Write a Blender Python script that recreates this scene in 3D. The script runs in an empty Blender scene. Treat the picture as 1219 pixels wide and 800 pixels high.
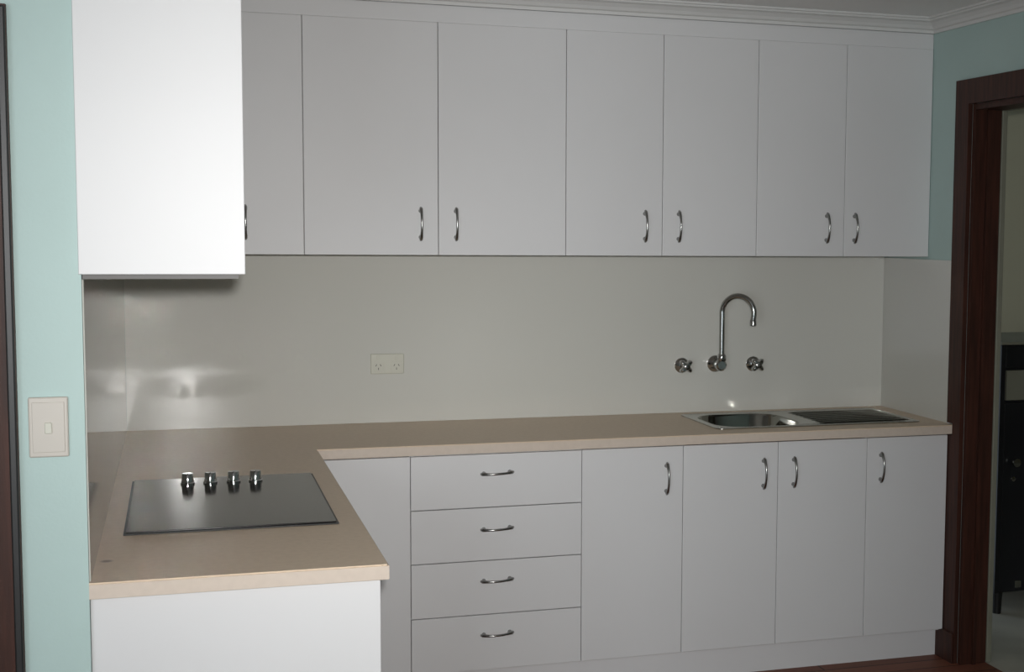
import bpy, bmesh, math, random
from mathutils import Vector, Matrix

random.seed(4)
SC = bpy.context.scene
COL = SC.collection
PI = math.pi

# ------------------------------------------------------------------ camera
CAM = Vector((0.1821, -5.2753, 1.6229))
F_PX, YAW, PITCH, ROLL, SHX, SHY = 1696.16, 0.3224, -0.0871, 0.0096, 168.59, 20.57
fw = Vector((math.sin(YAW) * math.cos(PITCH), math.cos(YAW) * math.cos(PITCH), math.sin(PITCH)))
rt = Vector((math.cos(YAW), -math.sin(YAW), 0))
up = rt.cross(fw)
r2 = rt * math.cos(ROLL) + up * math.sin(ROLL)
u2 = -rt * math.sin(ROLL) + up * math.cos(ROLL)
cd = bpy.data.cameras.new('camera')
cam = bpy.data.objects.new('camera', cd)
COL.objects.link(cam)
m = Matrix((r2, u2, -fw)).transposed().to_4x4()
m.translation = CAM
cam.matrix_world = m
cd.sensor_fit = 'HORIZONTAL'
cd.sensor_width = 36.0
cd.lens = F_PX * 36.0 / 1219.0
cd.shift_x = -SHX / 1219.0
cd.shift_y = SHY / 1219.0
cd.clip_start = 0.05
SC.camera = cam

# ------------------------------------------------------------------ world, lights, exposure
w = bpy.data.worlds.new('daylight')
SC.world = w
w.use_nodes = True
w.node_tree.nodes['Background'].inputs[0].default_value = (0.75, 0.86, 1.0, 1)
w.node_tree.nodes['Background'].inputs[1].default_value = 1.0

FLASH_W, FILL_W, NEXT_W = 13.6, 54.0, 1.7


def area(name, loc, target, size, power, col, size_y=None, spread=180):
    l = bpy.data.lights.new(name, 'AREA')
    l.energy = power
    l.color = col
    l.size = size
    l.spread = math.radians(spread)
    if size_y:
        l.shape = 'RECTANGLE'
        l.size_y = size_y
    else:
        l.shape = 'DISK'
    o = bpy.data.objects.new(name, l)
    COL.objects.link(o)
    o.location = loc
    o.rotation_euler = (Vector(target) - Vector(loc)).to_track_quat('-Z', 'Y').to_euler()
    return o


# the camera's own flash, a few centimetres above the lens
area('camera_flash', (0.215, -5.33, 1.70), (1.20, 0.0, 1.14), 0.07, FLASH_W, (1.0, 0.985, 0.965), spread=64)
# added ambient fill, placed at the invented window behind the photographer
area('ambient_fill', (-1.75, -7.10, 1.35), (0.6, 0.0, 1.1), 1.7, FILL_W, (0.88, 0.95, 1.0), 1.9)
# added fill lamp that brightens the next room, no known source there
area('next_room_fill', (5.6, -1.6, 2.0), (4.2, 0.0, 0.6), 0.9, NEXT_W, (1.0, 0.98, 0.88))

SC.view_settings.view_transform = 'Standard'
SC.view_settings.look = 'None'
SC.view_settings.exposure = 0.0
SC.view_settings.gamma = 1.0
SC.view_settings.use_curve_mapping = False
SC.cycles.max_bounces = 10
SC.cycles.blur_glossy = 0.3
SC.cycles.sample_clamp_indirect = 0.0
SC.cycles.diffuse_bounces = 6


# ------------------------------------------------------------------ materials
def mat(name, col, rough=0.5, metal=0.0, spec=0.5, noise=0.0, nscale=8.0, bump=0.0, bscale=40.0, stretch=None, coat=0.0, col2=None):
    mt = bpy.data.materials.new(name)
    mt.use_nodes = True
    nt = mt.node_tree
    b = nt.nodes['Principled BSDF']
    b.inputs['Base Color'].default_value = (*col, 1)
    b.inputs['Roughness'].default_value = rough
    b.inputs['Metallic'].default_value = metal
    b.inputs['Specular IOR Level'].default_value = spec
    b.inputs['Coat Weight'].default_value = coat
    tc = nt.nodes.new('ShaderNodeTexCoord')
    mp = nt.nodes.new('ShaderNodeMapping')
    if stretch:
        mp.inputs['Scale'].default_value = stretch
    nt.links.new(tc.outputs['Object'], mp.inputs['Vector'])
    if noise > 0 or col2:
        n = nt.nodes.new('ShaderNodeTexNoise')
        n.inputs['Scale'].default_value = nscale
        n.inputs['Detail'].default_value = 5
        nt.links.new(mp.outputs[0], n.inputs['Vector'])
        r = nt.nodes.new('ShaderNodeValToRGB')
        r.color_ramp.elements[0].position = 0.32
        r.color_ramp.elements[1].position = 0.68
        c2 = col2 or tuple(c * (1 - noise) for c in col)
        r.color_ramp.elements[0].color = (*c2, 1)
        r.color_ramp.elements[1].color = (*col, 1)
        nt.links.new(n.outputs['Fac'], r.inputs[0])
        nt.links.new(r.outputs[0], b.inputs['Base Color'])
    if bump > 0:
        n = nt.nodes.new('ShaderNodeTexNoise')
        n.inputs['Scale'].default_value = bscale
        n.inputs['Detail'].default_value = 4
        nt.links.new(mp.outputs[0], n.inputs['Vector'])
        bp = nt.nodes.new('ShaderNodeBump')
        bp.inputs['Strength'].default_value = bump
        bp.inputs['Distance'].default_value = 0.01
        nt.links.new(n.outputs['Fac'], bp.inputs['Height'])
        nt.links.new(bp.outputs[0], b.inputs['Normal'])
    return mt


M = {}
M['white'] = mat('white_melamine', (0.68, 0.68, 0.686), 0.48, spec=0.45, noise=0.02, nscale=3)
M['carcass'] = mat('white_carcass', (0.66, 0.66, 0.66), 0.5, noise=0.02)
M['gap'] = mat('grey_edge_tape', (0.18, 0.18, 0.18), 0.6, noise=0.1)
M['splash'] = mat('gloss_splashback', (0.58, 0.577, 0.537), 0.07, noise=0.015, nscale=2)
M['bench'] = mat('beige_laminate', (0.67, 0.535, 0.40), 0.42, col2=(0.62, 0.49, 0.36), nscale=60)
def add_stain(mt, at, r, col):
    nt = mt.node_tree
    b = nt.nodes['Principled BSDF']
    src = b.inputs['Base Color'].links[0].from_socket
    tc = nt.nodes.new('ShaderNodeTexCoord')
    d = nt.nodes.new('ShaderNodeVectorMath')
    d.operation = 'DISTANCE'
    d.inputs[1].default_value = at
    nt.links.new(tc.outputs['Object'], d.inputs[0])
    mr = nt.nodes.new('ShaderNodeMapRange')
    mr.inputs['From Min'].default_value = r * 0.4
    mr.inputs['From Max'].default_value = r
    mr.inputs['To Min'].default_value = 0.7
    mr.inputs['To Max'].default_value = 0.0
    nt.links.new(d.outputs['Value'], mr.inputs['Value'])
    mx = nt.nodes.new('ShaderNodeMix')
    mx.data_type = 'RGBA'
    nt.links.new(mr.outputs[0], mx.inputs[0])
    nt.links.new(src, mx.inputs[6])
    mx.inputs[7].default_value = (*col, 1)
    nt.links.new(mx.outputs[2], b.inputs['Base Color'])


# a small dark mark on the near end of the benchtop (object coordinates of the benchtop)
add_stain(M['bench'], (0.0250 - 1.4725, -2.0480 + 1.1217, 0.033), 0.016, (0.10, 0.06, 0.04))
M['bench_edge'] = mat('beige_laminate_edge', (0.62, 0.53, 0.45), 0.4, noise=0.06, nscale=50)
M['teal'] = mat('pale_aqua_wall_paint', (0.42, 0.55, 0.528), 0.6, noise=0.05, nscale=3, bump=0.05, bscale=120)
M['cream'] = mat('cream_wall_paint', (0.52, 0.50, 0.37), 0.7, noise=0.05, nscale=2, bump=0.05, bscale=100)
M['ceiling'] = mat('white_ceiling_paint', (0.86, 0.86, 0.85), 0.8, noise=0.03, nscale=2)
M['plaster'] = mat('white_plaster', (0.66, 0.66, 0.65), 0.6, noise=0.02)
M['timber'] = mat('dark_stained_timber', (0.062, 0.022, 0.014), 0.5, spec=0.25, col2=(0.032, 0.013, 0.009), nscale=9, stretch=(9, 9, 0.6), bump=0.05)
M['steel'] = mat('brushed_stainless_steel', (0.42, 0.42, 0.385), 0.20, metal=1.0, noise=0.08, nscale=12, stretch=(1, 20, 1))
M['chrome'] = mat('chrome', (0.45, 0.45, 0.44), 0.12, metal=1.0, noise=0.03)
M['nickel'] = mat('satin_nickel', (0.33, 0.33, 0.32), 0.25, metal=1.0, noise=0.03)
M['glass_black'] = mat('black_ceramic_glass', (0.012, 0.012, 0.012), 0.12, noise=0.1, spec=0.6)
M['black_edge'] = mat('black_trim', (0.01, 0.01, 0.01), 0.4, noise=0.1)
M['plate'] = mat('cream_plastic', (0.52, 0.485, 0.435), 0.4, noise=0.04)
M['plate2'] = mat('ivory_plastic', (0.55, 0.545, 0.47), 0.35, noise=0.04)
M['slot'] = mat('dark_slot', (0.05, 0.05, 0.045), 0.6, noise=0.1)
M['tile'] = mat('pale_vinyl_floor', (0.58, 0.57, 0.49), 0.45, noise=0.2, nscale=5)
M['black_wood'] = mat('black_lacquer', (0.014, 0.015, 0.018), 0.3, noise=0.2, nscale=6)
M['olive'] = mat('olive_grey_laminate', (0.22, 0.22, 0.17), 0.5, noise=0.1)
M['underside_grey'] = mat('dark_grey_slab', (0.085, 0.08, 0.075), 0.5, noise=0.1)  # dark grey of the slab below the near wall cabinet
M['bowl'] = mat('polished_stainless_steel', (0.30, 0.30, 0.27), 0.10, metal=1.0, noise=0.1, nscale=10)
M['drain'] = mat('dark_drain', (0.03, 0.03, 0.03), 0.4, metal=0.6, noise=0.1)
M['pane'] = mat('window_glass', (0.9, 0.95, 0.95), 0.02)
M['pane'].node_tree.nodes['Principled BSDF'].inputs['Transmission Weight'].default_value = 1.0
M['alu'] = mat('white_window_frame', (0.6, 0.6, 0.6), 0.4, noise=0.03)


def floor_mat():
    mt = bpy.data.materials.new('red_brown_floorboards')
    mt.use_nodes = True
    nt = mt.node_tree
    b = nt.nodes['Principled BSDF']
    tc = nt.nodes.new('ShaderNodeTexCoord')
    br = nt.nodes.new('ShaderNodeTexBrick')
    br.inputs['Color1'].default_value = (0.27, 0.105, 0.062, 1)
    br.inputs['Color2'].default_value = (0.21, 0.08, 0.048, 1)
    br.inputs['Mortar'].default_value = (0.04, 0.018, 0.012, 1)
    br.inputs['Scale'].default_value = 1.0
    br.inputs['Mortar Size'].default_value = 0.003
    br.inputs['Brick Width'].default_value = 1.6
    br.inputs['Row Height'].default_value = 0.085
    nt.links.new(tc.outputs['Object'], br.inputs['Vector'])
    n = nt.nodes.new('ShaderNodeTexNoise')
    mp = nt.nodes.new('ShaderNodeMapping')
    mp.inputs['Scale'].default_value = (1.5, 30, 1)
    nt.links.new(tc.outputs['Object'], mp.inputs[0])
    nt.links.new(mp.outputs[0], n.inputs['Vector'])
    n.inputs['Scale'].default_value = 3
    mx = nt.nodes.new('ShaderNodeMix')
    mx.data_type = 'RGBA'
    mx.blend_type = 'MULTIPLY'
    mx.inputs[0].default_value = 0.35
    nt.links.new(br.outputs[0], mx.inputs[6])
    nt.links.new(n.outputs[1], mx.inputs[7])
    nt.links.new(mx.outputs[2], b.inputs['Base Color'])
    b.inputs['Roughness'].default_value = 0.55
    b.inputs['Specular IOR Level'].default_value = 0.3
    return mt


M['floor'] = floor_mat()


# ------------------------------------------------------------------ helpers
def box(bm, x0, x1, y0, y1, z0, z1, bev=0.0, seg=2):
    x0, x1 = min(x0, x1), max(x0, x1)
    y0, y1 = min(y0, y1), max(y0, y1)
    z0, z1 = min(z0, z1), max(z0, z1)
    mtx = Matrix.Translation(((x0 + x1) / 2, (y0 + y1) / 2, (z0 + z1) / 2)) @ Matrix.Diagonal((x1 - x0, y1 - y0, z1 - z0, 1))
    g = bmesh.ops.create_cube(bm, size=1, matrix=mtx)
    if bev > 0:
        es = list({e for v in g['verts'] for e in v.link_edges})
        bmesh.ops.bevel(bm, geom=es, offset=bev, segments=seg, affect='EDGES', profile=0.5)


def lathe(bm, prof, c, axis='z', n=32):
    """prof: (radius, height) list around an axis through c."""
    def P(r, h, a):
        ca, sa = r * math.cos(a), r * math.sin(a)
        if axis == 'z':
            v = (ca, sa, h)
        elif axis == 'y':
            v = (ca, -h, sa)       # height runs towards -y, out of the back wall
        else:
            v = (h, ca, sa)
        return Vector(c) + Vector(v)
    rings = []
    for r, h in prof:
        if r < 1e-6:
            rings.append([bm.verts.new(P(0, h, 0))])
        else:
            rings.append([bm.verts.new(P(r, h, 2 * PI * i / n)) for i in range(n)])
    for A, B in zip(rings, rings[1:]):
        for i in range(n):
            j = (i + 1) % n
            if len(A) == 1 and len(B) == 1:
                continue
            if len(A) == 1:
                bm.faces.new((A[0], B[j], B[i]))
            elif len(B) == 1:
                bm.faces.new((A[i], A[j], B[0]))
            else:
                bm.faces.new((A[i], A[j], B[j], B[i]))


def tube(bm, pts, rad, n=14, cap=True):
    pts = [Vector(p) for p in pts]
    if not isinstance(rad, (list, tuple)):
        rad = [rad] * len(pts)
    t0 = (pts[1] - pts[0]).normalized()
    ref = Vector((0, 0, 1)) if abs(t0.z) < 0.9 else Vector((1, 0, 0))
    u = t0.cross(ref).normalized()
    rings = []
    for i, p in enumerate(pts):
        a = pts[max(i - 1, 0)]
        b = pts[min(i + 1, len(pts) - 1)]
        t = (b - a).normalized()
        u = (u - t * u.dot(t)).normalized()
        v = t.cross(u)
        rings.append([bm.verts.new(p + (u * math.cos(2 * PI * k / n) + v * math.sin(2 * PI * k / n)) * rad[i]) for k in range(n)])
    for A, B in zip(rings, rings[1:]):
        for k in range(n):
            j = (k + 1) % n
            bm.faces.new((A[k], A[j], B[j], B[k]))
    if cap:
        bm.faces.new(list(reversed(rings[0])))
        bm.faces.new(rings[-1])


def prism(bm, prof, a, b, fn, m0=0.0, m1=0.0):
    """extrude a closed (d, z) profile from a to b; ends are mitred by m0*d and m1*d; fn(along, d, z) -> point"""
    A = [bm.verts.new(fn(a + m0 * d, d, z)) for d, z in prof]
    B = [bm.verts.new(fn(b + m1 * d, d, z)) for d, z in prof]
    n = len(prof)
    for i in range(n):
        j = (i + 1) % n
        bm.faces.new((A[i], A[j], B[j], B[i]))
    bm.faces.new(A)
    bm.faces.new(B)


def cells(bm, us, vs, keep, fn, d0, d1):
    """a slab of grid cells (us x vs) between depth d0 and d1; keep(u, v) at a cell's middle says whether the cell is there"""
    vert = {}

    def V(i, j, d):
        k = (i, j, d)
        if k not in vert:
            vert[k] = bm.verts.new(fn(us[i], vs[j], d))
        return vert[k]
    K = {(i, j) for i in range(len(us) - 1) for j in range(len(vs) - 1)
         if keep((us[i] + us[i + 1]) / 2, (vs[j] + vs[j + 1]) / 2)}
    for i, j in K:
        for d in (d0, d1):
            bm.faces.new((V(i, j, d), V(i + 1, j, d), V(i + 1, j + 1, d), V(i, j + 1, d)))
        for (di, dj), (p, q) in {(-1, 0): ((i, j), (i, j + 1)), (1, 0): ((i + 1, j), (i + 1, j + 1)),
                                 (0, -1): ((i, j), (i + 1, j)), (0, 1): ((i, j + 1), (i + 1, j + 1))}.items():
            if (i + di, j + dj) not in K:
                bm.faces.new((V(*p, d0), V(*q, d0), V(*q, d1), V(*p, d1)))


def obj(name, bm, m_, parent=None, smooth=False, origin=None, label=None):
    """one mesh object from bm (built in world coordinates)"""
    bmesh.ops.recalc_face_normals(bm, faces=bm.faces[:])
    me = bpy.data.meshes.new(name)
    if parent is not None and origin is None:
        origin = wloc(parent)
    if origin is None:
        xs = [v.co for v in bm.verts]
        lo = [min(c[k] for c in xs) for k in range(3)]
        hi = [max(c[k] for c in xs) for k in range(3)]
        origin = ((lo[0] + hi[0]) / 2, (lo[1] + hi[1]) / 2, lo[2])
    origin = Vector(origin)
    bmesh.ops.translate(bm, verts=bm.verts[:], vec=-origin)
    bm.to_mesh(me)
    bm.free()
    for mm in (m_ if isinstance(m_, (list, tuple)) else [m_]):
        me.materials.append(mm)
    if smooth:
        me.polygons.foreach_set('use_smooth', [True] * len(me.polygons))
        try:
            me.set_sharp_from_angle(angle=math.radians(40))
        except Exception:
            pass
    o = bpy.data.objects.new(name, me)
    COL.objects.link(o)
    if parent is not None:
        o.parent = parent
        o.location = origin - wloc(parent)
    else:
        o.location = origin
    if label:
        o['label'] = label
    return o


def wloc(o):
    v = Vector(o.location)
    while o.parent:
        o = o.parent
        v += o.location
    return v


def B(name, m_, parent, *dims, bev=0.0, label=None, **kw):
    bm = bmesh.new()
    box(bm, *dims, bev=bev)
    return obj(name, bm, m_, parent, label=label, **kw)


def thing(name, label, cat, loc, group=None):
    o = bpy.data.objects.new(name, None)
    o.empty_display_size = 0.1
    COL.objects.link(o)
    o.location = loc
    return tag(o, label, cat, group)


def tag(o, label, cat, group=None):
    o['label'] = label
    o['category'] = cat
    o['kind'] = 'thing'
    if group:
        o['group'] = group
    return o


def struct(o):
    o['kind'] = 'structure'
    return o


# ------------------------------------------------------------------ dimensions
W = 2.945          # inside face of the right wall
ZC = 2.432         # ceiling
YN = -2.235        # face of the wall beside the near end of the kitchen
YR = -7.3          # wall behind the photographer
XL = -3.0
ZB0, ZB1 = 0.867, 0.900     # benchtop
DJ0, DJ1, DH = -0.655, -1.48, 2.088    # right doorway

# ------------------------------------------------------------------ room shell
o = struct(B('floor', M['floor'], None, XL, W + 0.11, YR, 0, -0.05, 0.0))
o = struct(B('ceiling', M['ceiling'], None, XL, W + 0.11, YR, 0.1, ZC, ZC + 0.05))
struct(B('wall_back', M['teal'], None, -0.12, W + 0.11, 0, 0.11, 0, ZC))
struct(B('wall_left', M['teal'], None, -0.12, 0, -2.115, 0, 0, ZC))
bm = bmesh.new()
cells(bm, [XL, -1.03, -0.205, 0], [0, 2.03 - 0.07, ZC], lambda u, v: not (-1.03 < u < -0.205 and v < 1.96),
      lambda u, v, d: (u, d, v), YN, -2.115)
struct(obj('wall_left_front', bm, M['teal']))
bm = bmesh.new()
cells(bm, [YR, DJ1, DJ0, 0], [0, DH, ZC], lambda u, v: not (DJ1 < u < DJ0 and v < DH),
      lambda u, v, d: (d, u, v), W, W + 0.11)
struct(obj('wall_right', bm, M['teal']))
struct(B('wall_left_side', M['teal'], None, XL - 0.1, XL, YR, YN, 0, ZC))
bm = bmesh.new()
cells(bm, [XL, -2.65, -0.85, W + 0.11], [0, 0.35, 2.15, ZC], lambda u, v: not (-2.65 < u < -0.85 and 0.35 < v < 2.15),
      lambda u, v, d: (u, d, v), YR - 0.1, YR)
struct(obj('wall_rear', bm, M['teal']))
# unseen window behind the photographer, added to go with the ambient fill
bm = bmesh.new()
cells(bm, [-2.65, -2.60, -1.775, -1.725, -0.90, -0.85], [0.35, 0.40, 2.10, 2.15],
      lambda u, v: not ((-2.60 < u < -1.775 or -1.725 < u < -0.90) and 0.40 < v < 2.10),
      lambda u, v, d: (u, d, v), YR - 0.08, YR - 0.03)
win = struct(obj('added_window', bm, M['alu']))
for x0, x1 in ((-2.60, -1.775), (-1.725, -0.90)):
    B('pane', M['pane'], win, x0, x1, YR - 0.058, YR - 0.052, 0.40, 2.10)

# next room, seen through the doorway
struct(B('floor', M['tile'], None, W + 0.11, 6.4, -3.2, 0.62, -0.05, -0.004))
struct(B('wall_next_back', M['cream'], None, W + 0.11, 6.4, 0.62, 0.72, 0, ZC))
struct(B('wall_next_right', M['cream'], None, 6.4, 6.5, -3.2, 0.72, 0, ZC))
struct(B('wall_next_front', M['cream'], None, W + 0.11, 6.4, -3.3, -3.2, 0, ZC))
struct(B('ceiling', M['ceiling'], None, W + 0.111, 6.4, -3.2, 0.72, ZC, ZC + 0.05))

# plaster cornice: along the fronts of the wall cabinets, then along the right wall
prof = [(0, 2.376), (0.007, 2.376), (0.009, 2.387), (0.016, 2.391), (0.022, 2.401), (0.034, 2.412), (0.046, 2.417), (0.048, 2.423), (0.056, 2.424), (0.056, ZC - 0.0005), (0, ZC - 0.0005)]
bm = bmesh.new()
prism(bm, prof, 0.3128, W, lambda a, d, z: (a, -0.36 - d, z), 1, -1)
struct(obj('trim_1', bm, M['plaster']))
bm = bmesh.new()
prism(bm, prof, -0.36, YR, lambda a, d, z: (W - d, a, z), -1, 0)
struct(obj('trim_2', bm, M['plaster']))
bm = bmesh.new()
prism(bm, prof, -2.2546, -0.36, lambda a, d, z: (0.3128 + d, a, z), -1, -1)
prism(bm, prof, -0.0045, 0.3128, lambda a, d, z: (a, -2.2546 - d, z), -1, 1)
struct(obj('trim_5', bm, M['plaster']))
bm = bmesh.new()
prism(bm, prof, XL, -0.0605, lambda a, d, z: (a, YN - d, z), 0, 0)
struct(obj('trim_6', bm, M['plaster']))
# flat strip between the door tops and the cornice
struct(B('trim_3', M['white'], None, 0.3125, W - 0.001, -0.357, -0.335, 2.317, 2.376, bev=0.0015))
# kickboards
struct(B('trim_4', M['white'], None, 0.56, W - 0.020, -0.530, -0.514, 0, 0.104, bev=0.001))

# right doorway: timber architrave, jamb, plinth block
bm = bmesh.new()
aw = 0.09
cells(bm, [DJ1 - aw, DJ1, DJ0, -0.6015, DJ0 + aw + 0.003], [0, 0.862, 0.906, DH, DH + aw],
      lambda u, v: (u > DJ0 or u < DJ1 or v > DH) and not (u > -0.6015 and 0.862 < v < 0.906),
      lambda u, v, d: (d, u, v), W - 0.018, W)
door1 = struct(obj('door_1', bm, M['timber']))
bm = bmesh.new()
box(bm, W, W + 0.108, DJ0 - 0.022, DJ0 - 0.001, 0, DH)
box(bm, W, W + 0.108, DJ1 + 0.001, DJ1 + 0.022, 0, DH)
box(bm, W, W + 0.108, DJ1 + 0.022, DJ0 - 0.022, DH - 0.022, DH - 0.001)
box(bm, W + 0.045, W + 0.06, DJ0 - 0.034, DJ0 - 0.022, 0, DH - 0.022)
obj('jamb', bm, M['timber'], door1)
B('plinth_block', M['timber'], door1, W - 0.026, W - 0.018, DJ0, DJ0 + 0.125, 0, 0.115, bev=0.003)
bm = bmesh.new()
box(bm, W + 0.111, W + 0.133, DJ0 - 0.024, DJ0 + 0.05, 0, DH + 0.05, bev=0.003)
box(bm, W + 0.111, W + 0.133, DJ1 - 0.05, DJ1 + 0.024, 0, DH + 0.05, bev=0.003)
box(bm, W + 0.111, W + 0.133, DJ1 + 0.024, DJ0 - 0.024, DH - 0.024, DH + 0.05, bev=0.003)
obj('painted_architrave', bm, M['olive'], door1, label='painted architrave on the far side')

# dark timber door beside the switch, at the left edge
XA = -0.122
bm = bmesh.new()
cells(bm, [XA - 0.99, XA - 0.91, XA - 0.08, XA], [0, 1.96, 2.04], lambda u, v: not (XA - 0.91 < u < XA - 0.08 and v < 1.96),
      lambda u, v, d: (u, d, v), YN - 0.018, YN)
door2 = struct(obj('door_2', bm, M['timber']))
bm = bmesh.new()
box(bm, XA - 0.016, XA - 0.001, YN - 0.026, YN - 0.018, 0, 2.036, bev=0.003)  # black strip stands in for shade along the architrave's outer edge
obj('shade_strip', bm, M['black_edge'], door2, label='black strip painted for the shaded outer edge')
B('door_leaf', M['timber'], door2, XA - 0.905, XA - 0.084, YN + 0.03, YN + 0.065, 0.004, 1.955, bev=0.003)

# glossy splashback sheets
SP = 0.006
o = B('splashback', M['splash'], None, 0.0036, W - 0.0065, -SP, -0.0005, ZB1 + 0.0005, 1.5245)
tag(o, 'long glossy pale grey splashback sheet on the back wall behind the taps', 'splashback')
o = B('splashback', M['splash'], None, 0.0005, 0.0032, -2.228, -0.0005, ZB1 + 0.0005, 1.5118)
tag(o, 'glossy splashback sheet on the side wall next to the black cooktop', 'splashback')
o = B('splashback', M['splash'], None, W - SP, W - 0.0005, -0.550, -0.0005, ZB1 + 0.0005, 1.5145)
tag(o, 'narrow splashback sheet on the wall between the sink drainer and the dark door frame', 'splashback')
B('edge_strip', M['white'], o, W - 0.010, W - 0.0005, -0.5575, -0.5502, ZB1 + 0.0005, 1.5145, bev=0.001, label='white edge strip')


# ------------------------------------------------------------------ handles, cabinets
def handle_mesh():
    bm = bmesh.new()
    pts, rad = [], []
    N = 22
    for i in range(N + 1):
        t = -1 + 2 * i / N
        z = 0.056 * t
        a = abs(t)
        y = -0.006 - 0.024 * (1 - a ** 2.6)
        r = 0.0040 + 0.0032 * max(0, (a - 0.45) / 0.55) ** 1.2 - (0.003 if a > 0.97 else 0)
        pts.append((0, y, z))
        rad.append(r)
    tube(bm, pts, rad, n=12)
    for s in (-1, 1):
        tube(bm, [(0, 0.0, s * 0.045), (0, -0.004, s * 0.045), (0, -0.018, s * 0.044)], [0.0075, 0.0065, 0.0055], n=12)
    bmesh.ops.recalc_face_normals(bm, faces=bm.faces[:])
    me = bpy.data.meshes.new('handle')
    bm.to_mesh(me)
    bm.free()
    me.materials.append(M['nickel'])
    me.polygons.foreach_set('use_smooth', [True] * len(me.polygons))
    return me


HM = handle_mesh()


def handle(parent, x, y, z, rot=(0, 0, 0)):
    o = bpy.data.objects.new('handle', HM)
    COL.objects.link(o)
    o.parent = parent
    o.location = Vector((x, y, z)) - wloc(parent)
    o.rotation_euler = rot
    return o


G = 0.0011         # half the gap between fronts


def door(parent, x0, x1, yf, z0, z1, hx=None, hz=None, name='door'):
    d = B(name, M['white'], parent, x0 + G, x1 - G, yf, yf + 0.017, z0 + 0.0005, z1 - 0.0005, bev=0.0016)
    if hx is not None:
        handle(d, hx, yf, hz)
    return d


# --- wall cabinets on the back wall
UF, UZ0, UZ1 = -0.360, 1.525, 2.317
G_U = 'white cabinets hung along the back wall'


def wall_cab(label, xs, handles, x_in=None):
    c = thing('wall_cabinet', label, 'cabinet', ((xs[0] + xs[-1]) / 2, 0, UZ0), G_U)
    x0 = xs[0] if x_in is None else x_in
    B('carcass', M['carcass'], c, x0 + 0.0006, xs[-1] - 0.0006, UF + 0.019, -0.0006, UZ0 + 0.001, 2.375)
    for a, b, hx in zip(xs, xs[1:], handles):
        door(c, a, b, UF, UZ0, UZ1, hx, 1.632)
    return c


XU = [0.3135, 0.5855, 1.0375, 1.4915, 1.853, 2.222, 2.580, W - 0.0015]
wall_cab('single-door white wall cabinet in the corner, partly hidden behind the bright end panel', XU[0:2], [0.396], 0.3135)
wall_cab('wide double-door white wall cabinet above the power point', XU[1:4], [0.976, 1.098])
wall_cab('double-door white wall cabinet above the gooseneck spout and left tap, middle of the row', XU[3:6], [1.786, 1.915])
wall_cab('double-door white wall cabinet at the end of the row beside the aqua wall', XU[5:8], [2.507, 2.623])

# --- near wall cabinet above the cooktop, its end panel faces the camera
NZ0 = 1.5225
c = thing('wall_cabinet', 'large bright white wall cabinet end panel hanging over the cooktop', 'cabinet', (0.156, -1.3, NZ0))
B('carcass', M['carcass'], c, 0.0015, 0.293, -2.217, -0.0075, NZ0 + 0.008, ZC - 0.001)
B('end_panel', M['white'], c, -0.004, 0.3125, -2.2545, -2.2365, NZ0, ZC - 0.001, bev=0.0016)
B('end_panel', M['white'], c, 0.0015, 0.3115, -2.236, -2.2175, NZ0 + 0.0085, ZC - 0.001)
B('underside', M['underside_grey'], c, 0.0015, 0.300, -2.232, -0.40, NZ0 - 0.010, NZ0 + 0.0075, label='dark grey recessed underside')
ys = [-2.216, -1.390, -0.876, -0.362]
for k in range(3):
    d = B('door', M['white'], c, 0.2945, 0.3115, ys[k] + G, ys[k + 1] - G, NZ0 + 0.009, UZ1, bev=0.0016)
    handle(d, 0.3115, ys[k + 1] - 0.045, 1.632, (0, 0, PI / 2))
B('filler_strip', M['white'], c, 0.2945, 0.3115, ys[0], ys[3], UZ1 + 0.002, ZC - 0.001)

# --- base cabinets along the back wall
BF, BZ0, BZ1 = -0.575, 0.112, 0.860
G_B = 'white base cabinets under the back benchtop'


def base_cab(name, label, x0, x1):
    c = thing(name, label, 'cabinet', ((x0 + x1) / 2, 0, 0), G_B)
    B('carcass', M['carcass'], c, x0 + 0.0006, x1 - 0.0006, BF + 0.019, -0.0006, 0.105, ZB0 - 0.0006)
    return c


XB = [0.5865, 0.9035, 1.495, 1.867, 2.232, 2.589, W - 0.0195]
c = base_cab('corner_cabinet', 'plain white corner cabinet front without handle, between cooktop bench and drawers', XB[0], XB[1])
door(c, XB[0] + 0.008, XB[1], BF, BZ0, BZ1, name='front_panel')
c = base_cab('drawer_unit', 'white unit of four stacked drawers with horizontal handles', XB[1], XB[2])
zs = [BZ1, 0.676, 0.493, 0.306, BZ0]
for k, hz in enumerate((0.794, 0.603, 0.425, 0.238)):
    d = door(c, XB[1], XB[2], BF, zs[k + 1] + 0.001, zs[k] - 0.001, name='drawer')
    handle(d, 1.1955, BF, hz, (0, PI / 2 - 0.03, 0))
c = base_cab('base_cabinet', 'single-door white base cabinet directly right of the drawers', XB[2], XB[3])
door(c, XB[2], XB[3], BF, BZ0, BZ1, 1.804, 0.746)
c = thing('base_cabinet', 'double-door white base cabinet under the sink, two handles close together', 'cabinet', (2.23, 0, 0), G_B)
bm = bmesh.new()
x0, x1 = XB[3] + 0.0006, XB[5] - 0.0006
box(bm, x0, x0 + 0.016, BF + 0.019, -0.0006, 0.105, ZB0 - 0.0006)
box(bm, x1 - 0.016, x1, BF + 0.019, -0.0006, 0.105, ZB0 - 0.0006)
box(bm, x0 + 0.016, x1 - 0.016, BF + 0.019, -0.0006, 0.105, 0.121)
box(bm, x0 + 0.016, x1 - 0.016, -0.017, -0.0006, 0.121, ZB0 - 0.0006)
obj('carcass', bm, M['carcass'], c)
door(c, XB[3], XB[4], BF, BZ0, BZ1, 2.1745, 0.747)
door(c, XB[4], XB[5], BF, BZ0, BZ1, 2.293, 0.747)
c = base_cab('base_cabinet', 'single-door white base cabinet at the end beside the dark door frame', XB[5], XB[6])
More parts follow.
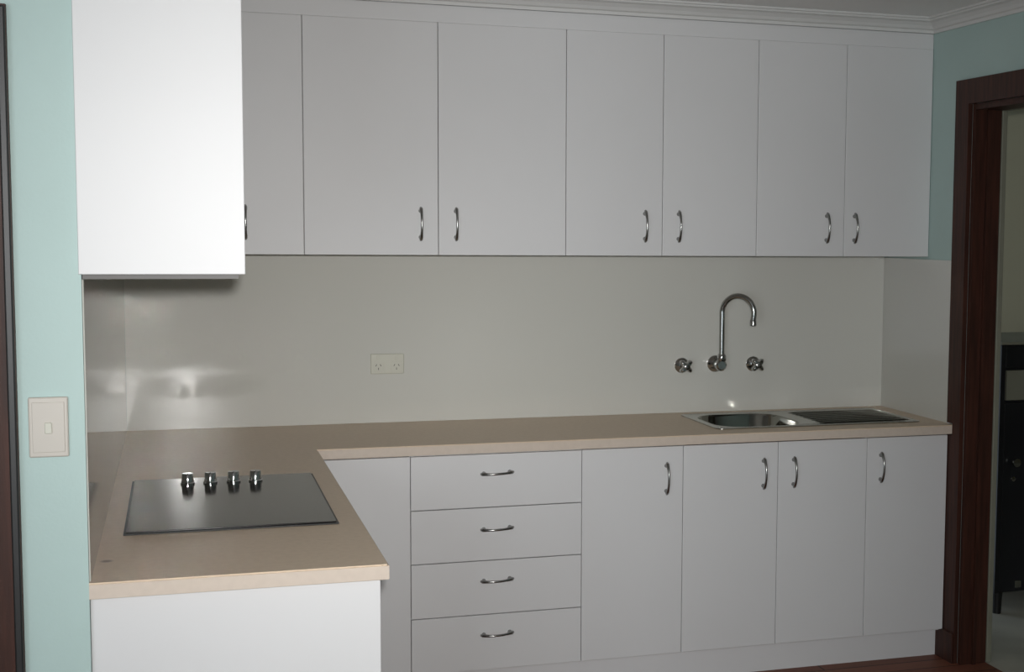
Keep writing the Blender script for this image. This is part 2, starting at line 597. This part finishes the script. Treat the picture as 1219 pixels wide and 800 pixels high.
door(c, XB[5], XB[6], BF, BZ0, BZ1, 2.6455, 0.749)
B('scribe_strip', M['white'], c, W - 0.0190, W - 0.0002, -0.560, -0.545, 0.0, ZB0 - 0.001)

# --- base cabinet under the cooktop, white end panel towards the camera
c = thing('base_cabinet', 'bright white base cabinet end panel under the near end of the benchtop', 'cabinet', (0.29, -1.4, 0))
B('carcass', M['carcass'], c, 0.0006, 0.564, -2.200, -0.0007, 0.105, ZB0 - 0.0006)
B('end_panel', M['white'], c, 0.0006, 0.5855, -2.219, -2.2008, 0.0, ZB0 - 0.0006, bev=0.0016)
B('kickboard', M['white'], c, 0.520, 0.536, -2.2, -0.6, 0.0, 0.1045)
ys = [-2.200, -1.66, -1.12, -0.596]
for k in range(3):
    d = B('door', M['white'], c, 0.566, 0.583, ys[k] + G, ys[k + 1] - G, BZ0, BZ1, bev=0.0016)
    handle(d, 0.583, ys[k + 1] - 0.06, 0.747, (0, 0, PI / 2))

# ------------------------------------------------------------------ benchtop (L shape, cut out for the bowl)
HX0, HX1, HY0, HY1 = 2.056, 2.404, -0.464, -0.106
bm = bmesh.new()
YE = -2.243
cells(bm, [0.0004, 0.6, HX0, HX1, W - 0.0004], [YE, -0.6, HY0, HY1, -0.0004],
      lambda u, v: (u < 0.6 or v > -0.6) and not (HX0 < u < HX1 and HY0 < v < HY1),
      lambda u, v, d: (u, v, d), ZB0, ZB1)
es = [e for e in bm.edges if all(v.co.z > ZB1 - 1e-4 for v in e.verts) and len(e.link_faces) == 2
      and any(abs(f.normal.z) < 0.5 or True for f in e.link_faces)
      and ((abs(e.verts[0].co.y - e.verts[1].co.y) < 1e-5 and abs(e.verts[0].co.y - YE) < 1e-4)
           or (abs(e.verts[0].co.y + 0.6) < 1e-4 and abs(e.verts[1].co.y + 0.6) < 1e-4 and max(v.co.x for v in e.verts) > 0.61)
           or (abs(e.verts[0].co.x - 0.6) < 1e-4 and abs(e.verts[1].co.x - 0.6) < 1e-4 and max(v.co.y for v in e.verts) < -0.59))]
bmesh.ops.bevel(bm, geom=es, offset=0.003, segments=2, affect='EDGES')
bench = obj('benchtop', bm, M['bench'])
tag(bench, 'L-shaped beige laminate benchtop running over all the base cabinets', 'benchtop')
# postformed square edging, a touch lighter than the top
bm = bmesh.new()
box(bm, 0.0004, 0.6, YE - 0.0012, YE - 0.0001, ZB0 + 0.0006, ZB1 - 0.0035)
box(bm, 0.6015, W - 0.0004, -0.6012, -0.6001, ZB0 + 0.0006, ZB1 - 0.0035)
box(bm, 0.6001, 0.6012, YE, -0.6, ZB0 + 0.0006, ZB1 - 0.0035)
obj('edging', bm, M['bench_edge'], bench, label='pale beige front edging')

# ------------------------------------------------------------------ cooktop
cx0, cx1, cy0, cy1 = 0.050, 0.543, -1.795, -1.070
c = thing('cooktop', 'black glass electric cooktop set into the beige benchtop', 'cooktop', ((cx0 + cx1) / 2, (cy0 + cy1) / 2, ZB1))
B('trim_frame', M['black_edge'], c, cx0, cx1, cy0, cy1, ZB1 + 0.0003, ZB1 + 0.004, bev=0.001)
B('glass', M['glass_black'], c, cx0 + 0.006, cx1 - 0.006, cy0 + 0.006, cy1 - 0.006, ZB1 + 0.0042, ZB1 + 0.0075, bev=0.001)
for k, kx in enumerate((0.197, 0.257, 0.319, 0.378)):
    ky = cy1 - 0.105
    kn = bmesh.new()
    lathe(kn, [(0.0, 0.0), (0.019, 0.0), (0.019, 0.004), (0.0165, 0.006), (0.0150, 0.028), (0.0135, 0.030), (0.0, 0.030)], (kx, ky, ZB1 + 0.0076), n=28)
    kn_o = obj('knob', kn, M['chrome'], c, smooth=True)
    B('pointer', M['black_edge'], kn_o, kx - 0.0012, kx + 0.0012, ky - 0.0135, ky - 0.002, ZB1 + 0.0377, ZB1 + 0.0388)


# ------------------------------------------------------------------ sink
def rrect(x0, x1, y0, y1, r, n=8):
    pts = []
    for cx, cy, a0 in ((x1 - r, y1 - r, 0), (x0 + r, y1 - r, PI / 2), (x0 + r, y0 + r, PI), (x1 - r, y0 + r, 1.5 * PI)):
        for i in range(n + 1):
            a = a0 + i * PI / 2 / n
            pts.append((cx + r * math.cos(a), cy + r * math.sin(a)))
    return pts


def loft(bm, loops, close_last=False, close_first=False):
    R = [[bm.verts.new((x, y, z)) for x, y in l] for l, z in loops]
    n = len(R[0])
    for A, Bq in zip(R, R[1:]):
        for i in range(n):
            j = (i + 1) % n
            bm.faces.new((A[i], A[j], Bq[j], Bq[i]))
    if close_last:
        bm.faces.new(R[-1])
    if close_first:
        bm.faces.new(R[0])


sx0, sx1, sy0, sy1 = 2.025, 2.860, -0.495, -0.075
c = thing('sink', 'stainless steel sink with one bowl and a drainer set into the benchtop', 'sink', ((sx0 + sx1) / 2, (sy0 + sy1) / 2, ZB1))
bx0, bx1, by0, by1 = 2.060, 2.400, -0.460, -0.110
bm = bmesh.new()
loft(bm, [(rrect(sx0, sx1, sy0, sy1, 0.03), ZB1 + 0.0005), (rrect(sx0, sx1, sy0, sy1, 0.03), ZB1 + 0.003),
          (rrect(sx0 + 0.006, sx1 - 0.006, sy0 + 0.006, sy1 - 0.006, 0.026), ZB1 + 0.0045),
          (rrect(sx0 + 0.016, sx1 - 0.016, sy0 + 0.016, sy1 - 0.016, 0.02), ZB1 + 0.0025),
          (rrect(bx0 - 0.004, bx1 + 0.004, by0 - 0.004, by1 + 0.004, 0.10), ZB1 + 0.0025),
          (rrect(bx0, bx1, by0, by1, 0.10), ZB1 + 0.0012)])
obj('rim', bm, M['steel'], c, smooth=True)
bm = bmesh.new()
loft(bm, [(rrect(bx0, bx1, by0, by1, 0.10), ZB1 + 0.0012), (rrect(bx0 + 0.004, bx1 - 0.004, by0 + 0.004, by1 - 0.004, 0.098), ZB1 - 0.006),
          (rrect(bx0 + 0.016, bx1 - 0.016, by0 + 0.016, by1 - 0.016, 0.09), ZB1 - 0.13),
          (rrect(bx0 + 0.03, bx1 - 0.03, by0 + 0.03, by1 - 0.03, 0.08), ZB1 - 0.155),
          (rrect(bx0 + 0.06, bx1 - 0.06, by0 + 0.06, by1 - 0.06, 0.06), ZB1 - 0.16)], close_last=True)
obj('bowl', bm, M['bowl'], c, smooth=True)
bm = bmesh.new()
lathe(bm, [(0, 0.002), (0.028, 0.002), (0.038, 0.004), (0.042, 0.001), (0.042, 0.0)], ((bx0 + bx1) / 2, (by0 + by1) / 2, ZB1 - 0.1598), n=28)
obj('drain', bm, M['drain'], c, smooth=True)
bm = bmesh.new()
for k in range(9):
    y = -0.145 - k * 0.036
    tube(bm, [(2.46, y, ZB1 + 0.001), (2.48, y, ZB1 + 0.004), (2.68, y, ZB1 + 0.004), (2.815, y, ZB1 + 0.004), (2.835, y, ZB1 + 0.001)], 0.0035, n=8)
obj('drainer_ribs', bm, M['steel'], c, smooth=True)


# ------------------------------------------------------------------ taps and spout
def wall_tap(x, z, label):
    t = thing('tap', label, 'tap', (x, -SP, z), 'wall taps over the sink')
    bm = bmesh.new()
    lathe(bm, [(0, 0), (0.030, 0), (0.030, 0.005), (0.024, 0.012), (0.013, 0.018), (0.013, 0.036), (0, 0.036)], (x, -SP - 0.0003, z), 'y')
    obj('flange', bm, M['chrome'], t, smooth=True)
    bm = bmesh.new()
    prof = []
    n = 40
    rings = []
    for h, s in ((0.034, 0.6), (0.037, 0.9), (0.044, 1.0), (0.056, 1.0), (0.062, 0.92), (0.066, 0.7)):
        ring = []
        for i in range(n):
            a = 2 * PI * i / n
            r = (0.0235 + 0.0085 * math.cos(4 * a + PI)) * s
            ring.append(bm.verts.new((x + r * math.cos(a), -SP - h, z + r * math.sin(a))))
        rings.append(ring)
    for A, Bq in zip(rings, rings[1:]):
        for i in range(n):
            j = (i + 1) % n
            bm.faces.new((A[i], A[j], Bq[j], Bq[i]))
    bm.faces.new(rings[0])
    bm.faces.new(rings[-1])
    hd = obj('tap_handle', bm, M['chrome'], t, smooth=True)
    bm = bmesh.new()
    lathe(bm, [(0.012, 0.064), (0.012, 0.069), (0.009, 0.071), (0, 0.071)], (x, -SP, z), 'y', 24)
    obj('cap', bm, M['nickel'], hd, smooth=True)


wall_tap(2.059, 1.088, 'chrome wall tap handle on the drawer side of the gooseneck spout')
wall_tap(2.362, 1.088, 'chrome wall tap handle on the drainer side of the gooseneck spout')

sxx, szz = 2.199, 1.092
t = thing('spout', 'tall chrome gooseneck spout mounted on the splashback above the bowl', 'tap', (sxx, -SP, szz))
bm = bmesh.new()
lathe(bm, [(0, 0), (0.033, 0), (0.033, 0.006), (0.026, 0.014), (0.018, 0.020), (0.018, 0.052), (0.022, 0.056), (0.022, 0.074), (0.016, 0.080), (0, 0.080)], (sxx, -SP - 0.0003, szz), 'y')
obj('body', bm, M['chrome'], t, smooth=True)
nx, ny = sxx + 0.004, -SP - 0.064
bm = bmesh.new()
lathe(bm, [(0, 0), (0.015, 0), (0.018, 0.004), (0.018, 0.022), (0.014, 0.030), (0, 0.030)], (nx, ny, szz + 0.014), 'z', 24)
obj('swivel_nut', bm, M['chrome'], t, smooth=True)
ang = math.radians(-42)
dx, dy = math.cos(ang), math.sin(ang)
R = 0.066
ztop = 1.299
pts = [(nx, ny, szz + 0.03), (nx, ny, szz + 0.1), (nx, ny, ztop - 0.03)]
for i in range(0, 25):
    a = PI - i * PI / 24 * 1.02
    pts.append((nx + dx * (R + R * math.cos(a)), ny + dy * (R + R * math.cos(a)), ztop + R * math.sin(a)))
e = Vector(pts[-1])
pts.append(tuple(e + Vector((-0.003 * dx, -0.003 * dy, -0.022))))
bm = bmesh.new()
tube(bm, pts, 0.0112, n=18)
obj('gooseneck', bm, M['chrome'], t, smooth=True)
q = Vector(pts[-1])
bm = bmesh.new()
lathe(bm, [(0, 0.0), (0.0115, 0.0), (0.0125, -0.003), (0.0125, -0.020), (0.010, -0.022), (0, -0.022)], tuple(q), 'z', 24)
obj('aerator', bm, M['nickel'], t, smooth=True)

# ------------------------------------------------------------------ power point on the splashback
gx0, gx1, gz0, gz1 = 0.846, 0.968, 1.082, 1.156
yf = -SP - 0.0003
c = thing('power_point', 'ivory double power point on the splashback above the benchtop corner', 'socket', ((gx0 + gx1) / 2, yf, gz0))
B('faceplate', M['plate2'], c, gx0, gx1, yf - 0.009, yf, gz0, gz1, bev=0.003)
for s in (-1, 1):
    px = (gx0 + gx1) / 2 + s * 0.033
    sk = B('socket_face', M['plate2'], c, px - 0.019, px + 0.019, yf - 0.0105, yf - 0.0092, gz0 + 0.008, gz0 + 0.044, bev=0.0008)
    bm = bmesh.new()
    for dx_, dz_, an in ((-0.008, 0.026, 0.5), (0.008, 0.026, -0.5), (0, 0.013, 0)):
        g = bmesh.ops.create_cube(bm, size=1, matrix=Matrix.Translation((px + dx_, yf - 0.0108, gz0 + 0.006 + dz_)) @ Matrix.Rotation(an, 4, 'Y') @ Matrix.Diagonal((0.002, 0.0006, 0.0085, 1)))
    obj('slots', bm, M['slot'], sk)
    B('rocker', M['plate2'], c, px - 0.006, px + 0.006, yf - 0.0125, yf - 0.0092, gz1 - 0.022, gz1 - 0.007, bev=0.001)

# ------------------------------------------------------------------ light switch on the aqua wall
lx0, lx1, lz0, lz1 = -0.1035, -0.0300, 1.160, 1.280
c = thing('light_switch', 'cream light switch plate on the pale aqua wall by the dark timber frame', 'switch', ((lx0 + lx1) / 2, YN, lz0))
B('plate', M['plate'], c, lx0, lx1, YN - 0.009, YN - 0.0003, lz0, lz1, bev=0.003)
B('inner_plate', M['plate'], c, lx0 + 0.007, lx1 - 0.007, YN - 0.0112, YN - 0.0092, lz0 + 0.010, lz1 - 0.010, bev=0.001)
rk = B('rocker', M['plate2'], c, lx0 + 0.030, lx1 - 0.030, YN - 0.0165, YN - 0.0113, lz0 + 0.048, lz1 - 0.050, bev=0.0015)

# ------------------------------------------------------------------ dark cabinet in the next room
fx0, fx1, fy0, fy1 = 3.447, 4.25, -0.10, 0.40
fl = -0.004
c = thing('black_cabinet', 'tall black cabinet with a pale band, seen through the doorway', 'cabinet', ((fx0 + fx1) / 2, (fy0 + fy1) / 2, fl))
bm = bmesh.new()
box(bm, fx0, fx0 + 0.022, fy0, fy1, fl + 0.095, 1.152, bev=0.002)
box(bm, fx1 - 0.022, fx1, fy0, fy1, fl + 0.095, 1.152, bev=0.002)
box(bm, fx0 + 0.022, fx1 - 0.022, fy0 + 0.02, fy1, fl + 0.095, 1.152)
obj('carcass', bm, M['black_wood'], c)
B('top', M['olive'], c, fx0 - 0.006, fx1 + 0.006, fy0 - 0.008, fy1, 1.1525, 1.166, bev=0.003, label='grey top board')
B('upper_panel', M['black_wood'], c, fx0 + 0.024, fx1 - 0.024, fy0 + 0.003, fy0 + 0.0195, 1.056, 1.150, bev=0.002)
B('drawer_front', M['olive'], c, fx0 + 0.030, fx1 - 0.024, fy0 + 0.001, fy0 + 0.0195, 0.918, 1.044, bev=0.002, label='pale olive grey band')
d = B('door', M['black_wood'], c, fx0 + 0.024, fx1 - 0.024, fy0 + 0.002, fy0 + 0.0195, fl + 0.105, 0.905, bev=0.002)
bm = bmesh.new()
lathe(bm, [(0, 0), (0.012, 0), (0.009, 0.01), (0.018, 0.02), (0.018, 0.03), (0, 0.034)], (3.522, fy0 + 0.002, 0.655), 'y', 20)
obj('knob', bm, M['steel'], d, smooth=True)
bm = bmesh.new()
lathe(bm, [(0, 0), (0.010, 0), (0.010, 0.006), (0, 0.008)], (3.522, fy0 + 0.002, 0.582), 'y', 20)
obj('lock', bm, M['steel'], d, smooth=True)
B('latch', M['steel'], d, 3.545, 3.575, fy0 - 0.004, fy0 + 0.0018, 0.112, 0.142, bev=0.002)
for px in (fx0 + 0.04, fx1 - 0.04):
    for py in (fy0 + 0.04, fy1 - 0.04):
        bm = bmesh.new()
        lathe(bm, [(0, 0), (0.018, 0), (0.022, 0.0985), (0, 0.0985)], (px, py, fl + 0.0002), 'z', 16)
        obj('foot', bm, M['black_edge'], c, smooth=True)
